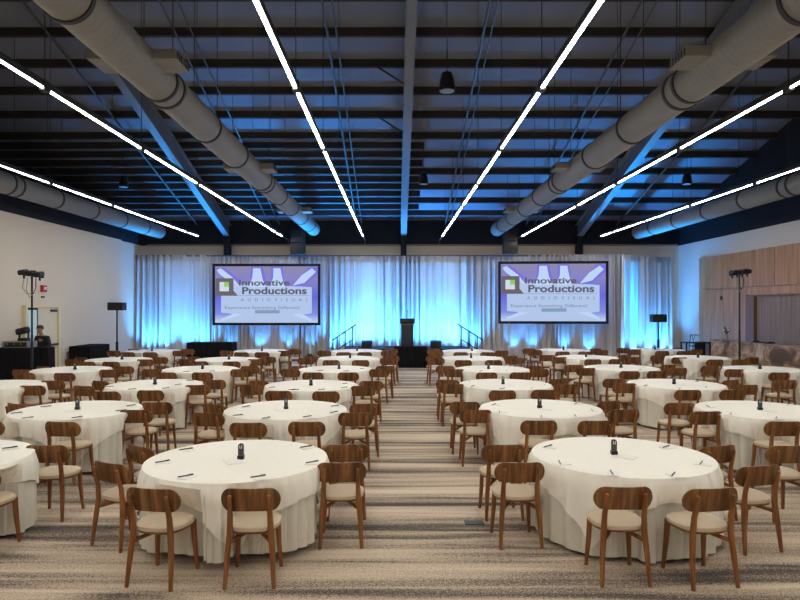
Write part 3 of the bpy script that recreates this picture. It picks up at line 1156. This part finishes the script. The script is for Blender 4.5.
Ym = 24.6
stage_beam('black moving head light on the floor left of the stage', gx(309.5, Ym), Ym, -2.8, 22.8, 6.4, 7000, 70)
stage_beam('black moving head light on the floor right of the stage', gx(456, Ym), Ym, 2.0, 22.3, 6.4, 20000, 60)
stage_beam('added blue roof light in moving head form, on the floor in the right corner', 10.6, 24.9, 7.5, 22.3, 6.4, 7000, 70)  # added lamp, carries the blue glow onto the right side of the roof
stage_beam('added blue roof light in moving head form, on the floor in the left corner', -9.9, 25.0, -7.0, 22.7, 6.4, 7000, 66)  # likewise an added fixture, put here to tint the left roof bay blue

# ------------------------------------------------------------------ chairs
def backrest_bm():
    bm = B()
    W, Hb, zc, th, rr = .236, .1, .69, .011, .088
    nu, nv = 30, 8
    g = {}
    for s in (0, 1):
        for i in range(nu + 1):
            u = math.sin(PI / 2 * (-1 + 2 * i / nu))
            x = W * u
            q = max(0.0, (abs(x) - (W - rr)) / rr)
            hh = max(Hb * math.sqrt(max(0, 1 - q ** 2.2)), .003) - .006 * (1 - u * u)
            for j in range(nv + 1):
                v = -1 + 2 * j / nv
                e = th * (1 - .35 * abs(v) ** 4)
                z = zc + hh * v + .006 * (1 - u * u)
                y = -.215 + .05 * u * u - (z - zc) * .2 + (e if s else -e)
                g[s, i, j] = bm.verts.new((x, y, z))
    for s in (0, 1):
        for i in range(nu):
            for j in range(nv):
                bm.faces.new((g[s, i, j], g[s, i + 1, j], g[s, i + 1, j + 1], g[s, i, j + 1]))
    for i in range(nu):
        for j in (0, nv):
            bm.faces.new((g[0, i, j], g[0, i + 1, j], g[1, i + 1, j], g[1, i, j]))
    for j in range(nv):
        for i in (0, nu):
            bm.faces.new((g[0, i, j], g[0, i, j + 1], g[1, i, j + 1], g[1, i, j]))
    return bm


def seat_bm(prof, sx=.215, sy=.205, n=36):
    bm = B()
    rings = []
    for f, z in prof:
        ring = []
        for k in range(n):
            t = 2 * PI * k / n
            c, s = math.cos(t), math.sin(t)
            x = math.copysign(abs(c) ** (2 / 2.7), c) * sx
            y = math.copysign(abs(s) ** (2 / 2.7), s) * sy
            x *= 1 + .07 * (y / sy)
            ring.append(bm.verts.new((x * f, y * f, z)))
        rings.append(ring)
    for a, b in zip(rings, rings[1:]):
        for k in range(n):
            bm.faces.new((a[k], a[(k + 1) % n], b[(k + 1) % n], b[k]))
    bm.faces.new(rings[0][::-1])
    bm.faces.new(rings[-1])
    return bm


GC = 'walnut dining chairs around the round tables'
chair0 = thing('dining_chair', '', 'chair', (0, 0, 0), 0, GC)
obj('seat', seat_bm([(.9, .432), (.985, .437), (1.005, .45), (.985, .468), (.9, .48), (.7, .488), (.4, .493), (.1, .495)]), M['seat'], chair0, smooth=True)
obj('backrest', backrest_bm(), M['walnut'], chair0, smooth=True)
for s in (-1, 1):
    obj('leg', tube(B(), [(s * .188, .195, 0), (s * .172, .17, .25), (s * .165, .16, .432)], [.016, .023, .024], 10), M['leg'], chair0, smooth=True)
for s in (-1, 1):
    obj('leg', tube(B(), [(s * .192, -.238, 0), (s * .178, -.208, .25), (s * .163, -.19, .43), (s * .158, -.2, .56), (s * .155, -.228, .66), (s * .154, -.247, .738), (s * .154, -.248, .745)],
                    [.016, .023, .025, .0225, .0195, .0165, .009], 10), M['leg'], chair0, smooth=True)
bm = seat_bm([(.86, .412), (.94, .416), (.94, .432)])
for s in (-1, 1):
    tube(bm, [(s * .168, -.195, .355), (s * .03, 0, .392), (-s * .15, .15, .4)], [.019, .017, .015], 8)
obj('seat_frame', bm, M['leg'], chair0, smooth=True)

TAB = {}       # tables: centre X, Y
for k, v in {
    'A1': (-1.53, 6.10), 'A2': (-1.57, 9.03), 'A3': (-1.57, 11.8), 'A4': (-1.40, 14.85), 'A5': (-1.32, 18.0), 'A6': (-1.27, 20.9),
    'B1': (-4.50, 6.10), 'B2': (-4.56, 9.00), 'B3': (-4.55, 11.9), 'B4': (-4.60, 14.85), 'B5': (-4.70, 17.6), 'B6': (-4.48, 20.9),
    'C3': (-7.55, 11.8), 'C4': (-7.60, 14.75), 'C5': (-7.70, 17.5), 'C6': (-8.08, 20.9),
    'E1': (2.25, 6.25), 'E2': (2.12, 9.15), 'E3': (2.10, 11.95), 'E4': (2.30, 14.85), 'E5': (2.24, 18.0), 'E6': (2.42, 20.9),
    'F1': (5.25, 6.25), 'F2': (5.26, 9.00), 'F3': (5.36, 11.97), 'F4': (5.47, 15.15), 'F5': (5.60, 18.3), 'F6': (5.70, 21.2),
    'G3': (8.72, 11.9), 'G4': (8.73, 14.85), 'G5': (8.78, 18.2), 'G6': (9.00, 21.5)}.items():
    TAB[k] = v
LINE = dict(A='inner left', B='middle left', C='outer left', E='inner right', F='middle right', G='outer right')
ROW = ('', 'front-row', 'second-row', 'third-row', 'fourth-row', 'fifth-row', 'back-row')


def tname(k):
    return '%s table of the %s line' % (ROW[int(k[1])], LINE[k[0]])


SL = dict(n1='on near side, left one,', n2='on near side, right one,', l1='on left side, nearer one,', l2='on left side, farther one,',
          r1='on right side, nearer one,', r2='on right side, farther one,')
# per table: slot, x and y of the top of the back in the photograph, turn to the right in degrees
CH = {
    'A1': [('n1', 150, 489, 11), ('n2', 249, 489, -2), ('r1', 340.5, 463, -3), ('r2', 345.5, 444.7, -7), ('l1', 112, 463, 27), ('l2', 143, 446, 37)],
    'E1': [('l1', 521, 463, -3), ('l2', 504.5, 445, -2), ('n1', 626, 487.5, 0), ('n2', 714.5, 489, -8), ('r1', 762, 466, -12), ('r2', 718, 446, -16)],
    'F1': [('l2', 792, 446, -2)],
    'B1': [('r2', 44, 445.6, 1), ('r1', -31, 470, 0)],
    'A2': [('n1', 247, 423, 0), ('n2', 306, 422, 0), ('r1', 355, 412.8, -2), ('r2', 365, 403.8, -4), ('l1', 206.5, 413, 8), ('l2', 216, 404.7, 28)],
    'E2': [('n1', 540, 420.7, 0), ('n2', 597.5, 420.8, -3), ('l1', 476.5, 410, 0), ('l2', 465.5, 402, 1), ('r1', 625, 409.5, -8), ('r2', 608, 401, -25)],
    'B2': [('n2', 60, 422, 6), ('n1', -17, 421, 3), ('r1', 134, 410, -3), ('r2', 155, 402.5, -5), ('l2', 17, 403.7, 28)],
    'F2': [('l1', 708, 411.5, -2), ('l2', 681.5, 403, 0), ('n1', 786, 421.7, 0)],
    'A3': [('n1', 278, 391, 0), ('n2', 325.5, 391.5, 0), ('r1', 362.7, 386, -2), ('r2', 371, 381, -4), ('l1', 251, 385, 8), ('l2', 259.5, 381, 20)],
    'E3': [('n1', 503, 390.4, 0), ('n2', 545.5, 390, 0), ('l1', 453, 384, 0), ('l2', 448, 380, 1), ('r1', 567, 384.5, -10), ('r2', 557.5, 378.7, -25)],
    'B3': [('n1', 105.5, 391.5, 2), ('n2', 149, 390.4, 0), ('r1', 196, 385, -2), ('r2', 213, 380, -3), ('l1', 82.5, 386, 14), ('l2', 101, 381, 25)],
    'F3': [('n1', 689.5, 390, 0), ('n2', 734.5, 390, -3), ('l1', 626, 383.4, -2), ('l2', 615.5, 378.8, 0), ('r1', 748.5, 385, -10), ('r2', 730.5, 380, -24)],
    'C3': [('r1', 30.5, 385.6, -2), ('r2', 51, 380.6, -4)],
    'G3': [('l2', 787.5, 380, -4)],
    'A4': [('n1', 312.5, 0, 0), ('n2', 348, 0, 0), ('r1', 379, 0, -2), ('r2', 385, 0, -4), ('l1', 290, 0, 8), ('l2', 300.5, 0, 20)],
    'E4': [('n1', 487, 0, 0), ('n2', 521, 0, 0), ('l1', 455, 0, 2), ('l2', 445.5, 0, 3), ('r1', 540, 0, -8), ('r2', 532, 0, -20)],
    'B4': [('n1', 165.5, 0, 0), ('n2', 201.5, 0, 0), ('r1', 240, 0, -2), ('r2', 249.5, 0, -4), ('l1', 150.5, 0, 6), ('l2', 163, 0, 18)],
    'F4': [('n1', 630.5, 0, 0), ('n2', 658.5, 0, 0), ('l1', 587, 0, -2), ('l2', 575, 0, 0), ('r1', 679, 0, -6), ('r2', 668, 0, -16)],
    'C4': [('n1', 23, 0, 0), ('n2', 63, 0, 0), ('r1', 108, 0, -2), ('r2', 123, 0, -4), ('l1', 20.5, 0, 4), ('l2', 43.5, 0, 14)],
    'G4': [('l1', 736, 0, 0), ('l2', 711.5, 0, 0), ('n1', 781, 0, 0)],
    'A5': [('n1', 331, 0, 0), ('n2', 360.5, 0, 0), ('r1', 388, 0, -2), ('r2', 391.5, 0, -4), ('l1', 305.5, 0, 6), ('l2', 312, 0, 18)],
    'E5': [('n1', 463.5, 0, 0), ('n2', 494, 0, 0), ('l1', 436.5, 0, 2), ('l2', 434, 0, 3), ('r1', 516, 0, -6), ('r2', 509, 0, -18)],
    'B5': [('n1', 199, 0, 0), ('n2', 231, 0, 0), ('r1', 255, 0, -2), ('r2', 267.5, 0, -4), ('l1', 186, 0, 6), ('l2', 194, 0, 18)],
    'F5': [('n1', 593.5, 0, 0), ('n2', 618, 0, 0), ('l1', 560, 0, -2), ('l2', 548, 0, 0), ('r1', 633, 0, -6), ('r2', 624, 0, -16)],
    'C5': [('n1', 85.5, 0, 0), ('n2', 110, 0, 0), ('r1', 144, 0, -2), ('r2', 159, 0, -4), ('l1', 72, 0, 4), ('l2', 80.5, 0, 14)],
    'G5': [('n1', 716, 0, 0), ('n2', 741, 0, 0), ('l1', 680.5, 0, 0), ('l2', 659, 0, 0), ('r1', 753, 0, -8)],
    'A6': [('n1', 343.5, 0, 0), ('n2', 364.5, 0, 0), ('r1', 388, 0, -2), ('r2', 391, 0, -4), ('l1', 324, 0, 8)],
    'E6': [('n1', 461, 0, 0), ('n2', 488, 0, 0), ('l1', 436.5, 0, 2), ('l2', 434, 0, 3), ('r1', 502, 0, -8)],
    'B6': [('n1', 241, 0, 0), ('n2', 261.5, 0, 0), ('l1', 226, 0, 6), ('r1', 284, 0, -2), ('r2', 294.5, 0, -4)],
    'F6': [('n1', 563, 0, 0), ('n2', 586, 0, 0), ('l1', 535.5, 0, 0), ('l2', 529.5, 0, 0), ('r1', 602, 0, -6), ('r2', 596, 0, -12)],
    'C6': [('n1', 127, 0, 0), ('n2', 149.5, 0, 0), ('l1', 113, 0, 4), ('l2', 133.5, 0, 10), ('r1', 179, 0, -2), ('r2', 187, 0, -4)],
    'G6': [('n1', 663, 0, 0), ('n2', 685, 0, 0), ('l1', 635.5, 0, 0), ('l2', 624, 0, 0), ('r1', 697, 0, -6), ('r2', 678, 0, -12)],
}
DY = dict(n1=-1.17, n2=-1.17, l1=-.45, l2=.32, r1=-.45, r2=.32)
near = {}
first = True
for k, lst in CH.items():
    tx, ty = TAB[k]
    near[k] = []
    for slot, px, py, a in lst:
        Yb = 903.0 / (py - VY) if py else ty + DY[slot]
        Xb = gx(px, Yb)
        a = R(a)
        cx, cy = Xb + .235 * math.sin(a) * (.75 if abs(a) < .27 else .5), Yb + .235 * math.cos(a)
        lab = 'walnut chair %s %s' % (SL[slot], tname(k))
        if first:
            chair0.location, chair0.rotation_euler.z = (cx, cy, 0), -a
            chair0['label'] = lab
            first = False
        else:
            dup(chair0, lab, (cx, cy, 0), -a)
        near[k].append((cx - tx, cy - ty, a))

# ------------------------------------------------------------------ tables with their cloths
RT, ZT = .86, .745


def limits(k, n):
    """how far out the cloth may hang in each direction before it meets a chair seat"""
    out = []
    for i in range(n):
        t = 2 * PI * i / n
        dx, dy = math.cos(t), math.sin(t)
        r = RT + .03
        while r > .45:
            hit = False
            for cx, cy, a in near.get(k, ()):
                ex, ey = dx * r - cx, dy * r - cy
                lx, ly = ex * math.cos(a) - ey * math.sin(a), ex * math.sin(a) + ey * math.cos(a)
                if abs(lx) < .245 and -.3 < ly < .245:
                    hit = True
                    break
            if not hit:
                break
            r -= .01
        out.append(r)
    # soften sideways, never outwards
    for _ in range(3):
        out = [min(out[i], (out[i - 1] + out[i] + out[(i + 1) % n]) / 3 + .012) for i in range(n)]
    return out


def cloth_bm(k, rnd, n, nz, lim, hem, folds, top, d_of=None, extra=0.0, amp=.037):
    bm = B()
    c = bm.verts.new((0, 0, top))
    rings = []
    R0 = RT + extra
    ph = folds['ph']

    def fold(t):
        u = folds['n'] * t + ph + 1.3 * math.sin(3 * t + ph) + .9 * math.sin(7 * t + 2 * ph)
        a = .55 + .45 * math.sin(5 * t + 3 * ph)
        return (1.6 * abs(math.sin(u / 2)) - 1.0) * (.6 + .6 * a) + .3 * math.sin(folds['m'] * t + 2 * ph)
    prof = [(.5, 0), (.85, 0), (.97, 0), (.995, .006)]
    for f, dz in prof:
        rings.append([bm.verts.new((R0 * f * math.cos(2 * PI * i / n), R0 * f * math.sin(2 * PI * i / n), top - dz)) for i in range(n)])
    for j in range(1, nz + 1):
        ring = []
        for i in range(n):
            t = 2 * PI * i / n
            D = d_of(t) if d_of else top - hem - .006 * math.sin(9 * t + ph) - .008 * fold(t)
            v = (j / nz) ** 1.0
            z = top - .012 - (D - .012) * v
            down = (top - z)
            g = min(1.0, down / .5)
            ff = amp * (g ** .8) * fold(t)
            flare = (.05 * min(1, down / .2) if d_of else .0)
            r = R0 + .004 + .012 * g + ff + flare
            w = min(1, max(0, (top - .04 - z) / .2))
            lm = lim[int(i * len(lim) / n) % len(lim)] + extra + ff * .7 - (0 if d_of else .012)
            r = r * (1 - w) + min(r, lm) * w
            ring.append(bm.verts.new((r * math.cos(t), r * math.sin(t), z)))
        rings.append(ring)
    for i in range(n):
        bm.faces.new((c, rings[0][i], rings[0][(i + 1) % n]))
    for a, b in zip(rings, rings[1:]):
        for i in range(n):
            bm.faces.new((a[i], b[i], b[(i + 1) % n], a[(i + 1) % n]))
    return bm


CORNER = {'A1': -76, 'E1': -125, 'A2': -60, 'B2': -65, 'E2': -128, 'F2': -100, 'F3': -108, 'E3': -70, 'B3': -75, 'A3': -80, 'B1': -50}
leg_bm = B()
tube(leg_bm, [(.0, 0, .03), (0, 0, .7)], .05, 10)
for q in range(4):
    tube(leg_bm, [(0, 0, .09), (.38 * math.cos(q * PI / 2), .38 * math.sin(q * PI / 2), .02)], .022, 8)
leg_me = None
for k, (tx, ty) in TAB.items():
    row = int(k[1])
    rnd = random.Random(sum(map(ord, k)) * 31)
    t = thing('round_table', 'round banquet table hidden under white cloth, %s' % tname(k), 'table', (tx, ty, 0), 0, 'round banquet tables')
    obj('tabletop', lathe(B(), [(.82, .715), (.85, .72), (.85, .738), (.84, .742)], 40), M['panel'], t, smooth=True)
    if leg_me is None:
        lo = obj('pedestal', leg_bm, M['black'], t, smooth=True)
        leg_me = lo.data
    else:
        lo = bpy.data.objects.new('pedestal', leg_me)
        COL.objects.link(lo)
        lo.parent = t
    n, nz = (264, 12) if row <= 3 else (160, 7)
    lim = limits(k, 120)
    fo = dict(n=rnd.choice((27, 29, 31, 33)), m=rnd.choice((43, 47, 51)), ph=rnd.random() * 6)
    hem = {'A1': .085, 'A2': .06}.get(k, .035)
    o = obj('tablecloth', cloth_bm(k, rnd, n, nz, lim, hem, fo, ZT + .004), M['cloth'], smooth=True, loc=(tx, ty, 0))
    tag(o, 'floor-length white cloth hanging to the carpet, %s' % tname(k), 'tablecloth', 'white floor-length tablecloths')
    c0 = R(CORNER.get(k, rnd.uniform(-135, -45)))
    half = 1.06

    def d_of(th, c0=c0):
        u = th - c0 + PI / 4
        m = max(abs(math.cos(u)), abs(math.sin(u)))
        return min(half / m - RT + .02, .655)
    o = obj('overlay_cloth', cloth_bm(k, rnd, n, max(6, nz - 4), lim, 0, fo, ZT + .011, d_of, .01, .037), M['topper'], smooth=True, loc=(tx, ty, 0))
    tag(o, 'square white overlay with hanging corners, %s' % tname(k), 'tablecloth', 'square white overlay cloths')

# number stands, where they stand on the cloth
STAND = {'A1': (241, 459), 'A2': (286, 409), 'A3': (311, 385.5), 'A4': (339, 369), 'A5': (350, 358), 'A6': (357, 351),
         'B2': (77.5, 409.5), 'B3': (155, 384.5), 'B4': (202.5, 369), 'B5': (229, 359.5), 'B6': (262, 351),
         'C4': (75, 369.5), 'C5': (122, 359.5), 'C6': (152, 351),
         'E1': (614, 454.5), 'E2': (539.5, 408), 'E3': (503, 384.2), 'E4': (488.5, 369), 'E5': (471, 358), 'E6': (472, 351),
         'F2': (760, 410), 'F3': (674, 384), 'F4': (621, 367.7), 'F5': (586, 357), 'F6': (563.5, 350),
         'G4': (760, 369), 'G5': (698, 357.5), 'G6': (655, 349.5)}
ZC2 = ZT + .0125
s0 = thing('table_number_stand', '', 'table sign', (0, 0, 0), 0, 'black table number stands')
obj('base', box(B(), (0, 0, .02), (.062, .055, .04), bev=.004), M['gloss'], s0)
bm = B()
poly = [(-.026, .04), (.026, .04), (.026, .125)] + [(.026 * math.cos(R(q)), .125 + .026 * math.sin(R(q))) for q in range(15, 166, 15)] + [(-.026, .125)]
prism(bm, poly, -.012, .012)
obj('body', bm, M['dgrey'], s0)
bm = B()
box(bm, (-.009, -.0135, .122), (.006, .003, .026))
box(bm, (.009, -.0135, .122), (.006, .003, .026))
box(bm, (0, -.0135, .107), (.024, .003, .004))
obj('white_print', bm, M['print_'], s0)
card_me = None
i = 0
for k, (px, py) in STAND.items():
    Y = F * (H - ZC2) / (py - VY)
    x = gx(px, Y)
    lab = 'small black number stand standing on the %s' % tname(k)
    rz = random.Random(k).uniform(-.25, .25)
    if i == 0:
        s0.location, s0.rotation_euler.z = (x, Y, ZC2), rz
        s0['label'] = lab
    else:
        dup(s0, lab, (x, Y, ZC2), rz)
    i += 1
    if int(k[1]) <= 3:
        cb = box(B(), (0, 0, .0015), (.15, .21, .003), bev=.0006)
        o = obj('paper_sheet', cb, M['white'], loc=(x - .05 if k[0] in 'ABC' else x + .07, Y - .1, ZC2), rz=.5 if k[0] in 'ABC' else .9)
        tag(o, 'white paper sheet lying beside the number stand, %s' % tname(k), 'paper', 'paper sheets on the tables')

# pens laid at each place
def pen_bm():
    bm = B()
    tube(bm, [(0, -.07, .0075), (0, -.06, .0075), (0, .066, .0075), (0, .07, .0075)], [.002, .0052, .0056, .0035], 8)
    box(bm, (0, .045, .0155), (.003, .04, .002))
    return bm


pen0 = None
pad_me = None
PEN = {'A1': [(258, 477.5), (185.5, 477), (312, 463), (306, 447.5), (162.5, 462.5), (186, 450)],
       'E1': [(610.5, 476), (675, 476), (557.5, 464), (548, 447), (701, 464), (666, 447.5)],
       'B1': [(10, 448.5)],
       'A2': [(263, 420), (310.5, 418.5), (337, 413), (335, 406.5), (236.5, 416), (246, 407)],
       'B2': [(22, 419.5), (77, 418.5), (16.5, 413.5), (121, 411), (131, 406), (46, 407)],
       'E2': [(541.5, 417.5), (499.5, 412.5), (494, 405), (578, 417), (592, 411), (576, 404)],
       'F2': [(729.5, 414.5), (708, 407), (777, 419), (788, 405)],
       'A3': [(278, 394), (322, 390.5), (345, 388), (345, 384), (271, 388), (293, 391)],
       'B3': [(109, 387), (126, 391), (170, 390.5), (178, 385), (190, 381)],
       'E3': [(472.5, 386.5), (469.5, 382), (502, 389.5), (533, 389), (545, 385)],
       'F3': [(645, 386), (680, 389.5), (706, 387.5), (697, 382)],
       'A4': [(320, 371), (346, 371.5), (362, 369)], 'E4': [(481, 371.5), (507, 371), (469, 368)], 'B4': [(186, 372), (212, 371.5)], 'F4': [(612, 371), (640, 370.5)]}
PW = {0: 'first', 1: 'second', 2: 'third', 3: 'fourth', 4: 'fifth', 5: 'sixth'}
for k, lst in PEN.items():
    tx, ty = TAB[k]
    order = sorted(range(len(lst)), key=lambda q: lst[q][0])
    for q, (px, py) in enumerate(lst):
        Y = F * (H - ZC2) / (py - VY)
        X = gx(px, Y)
        dx, dy = X - tx, Y - ty
        rr = math.hypot(dx, dy)
        if rr > .8:
            X, Y = tx + dx / rr * .8, ty + dy / rr * .8
        sgn = random.Random(k + str(q))
        yaw = R(sgn.uniform(-62, -38)) if k[0] in 'AB' else R(sgn.choice((-15, -50, -8, -35)))
        lab = 'black pen, %s from left, lying on the %s' % (PW[order.index(q)], tname(k))
        zz = ZC2 + .0045
        if int(k[1]) <= 2:
            if pad_me is None:
                o = obj('notepad', box(B(), (0, 0, .002), (.105, .15, .004), bev=.0008), M['white'])
                pad_me = o.data
            else:
                o = bpy.data.objects.new('notepad', pad_me)
                COL.objects.link(o)
            o.location = (X + .015, Y - .01, ZC2)
            o.rotation_euler.z = math.atan2(dx, -dy) + sgn.uniform(-.15, .15)
            tag(o, 'small white notepad, %s from left on the %s' % (PW[order.index(q)], tname(k)), 'notepad', 'white notepads at the places')
        if pen0 is None:
            pen0 = obj('pen', pen_bm(), M['gloss'], smooth=True)
            o = pen0
        else:
            o = bpy.data.objects.new('pen', pen0.data)
            COL.objects.link(o)
        o.location = (X, Y, zz)
        o.rotation_euler.z = yaw
        tag(o, lab, 'pen', 'black pens on the tables')

# floor outlet cover in the aisle carpet
tag(obj('floor_box', box(B(), (gx(475, 6.4), F * H / (523 - VY), .004), (.2, .12, .008), bev=.002), M['dgrey']), 'small dark floor outlet cover in the carpet by a front-row chair', 'floor box')

# ------------------------------------------------------------------ world, camera
w = bpy.data.worlds.new('world')
SC.world = w
w.use_nodes = True
w.node_tree.nodes['Background'].inputs[0].default_value = (.05, .06, .08, 1)
w.node_tree.nodes['Background'].inputs[1].default_value = .3

cd = bpy.data.cameras.new('camera')
cd.sensor_width = 36
cd.lens = 36 * F / 800
cd.shift_x = (400 - VX) / 800
cd.shift_y = (VY - 300) / 800
cd.clip_end = 100
cam = bpy.data.objects.new('camera', cd)
COL.objects.link(cam)
cam.location = (0, 0, H)
cam.rotation_euler = (R(90), 0, 0)
SC.camera = cam
SC.view_settings.view_transform = 'Standard'
SC.view_settings.look = 'None'
SC.view_settings.exposure = 0.0
SC.view_settings.gamma = 1
SC.view_settings.use_curve_mapping = False
SC.cycles.use_denoising = True
SC.cycles.max_bounces = 7
SC.cycles.diffuse_bounces = 5
SC.cycles.sample_clamp_indirect = 6
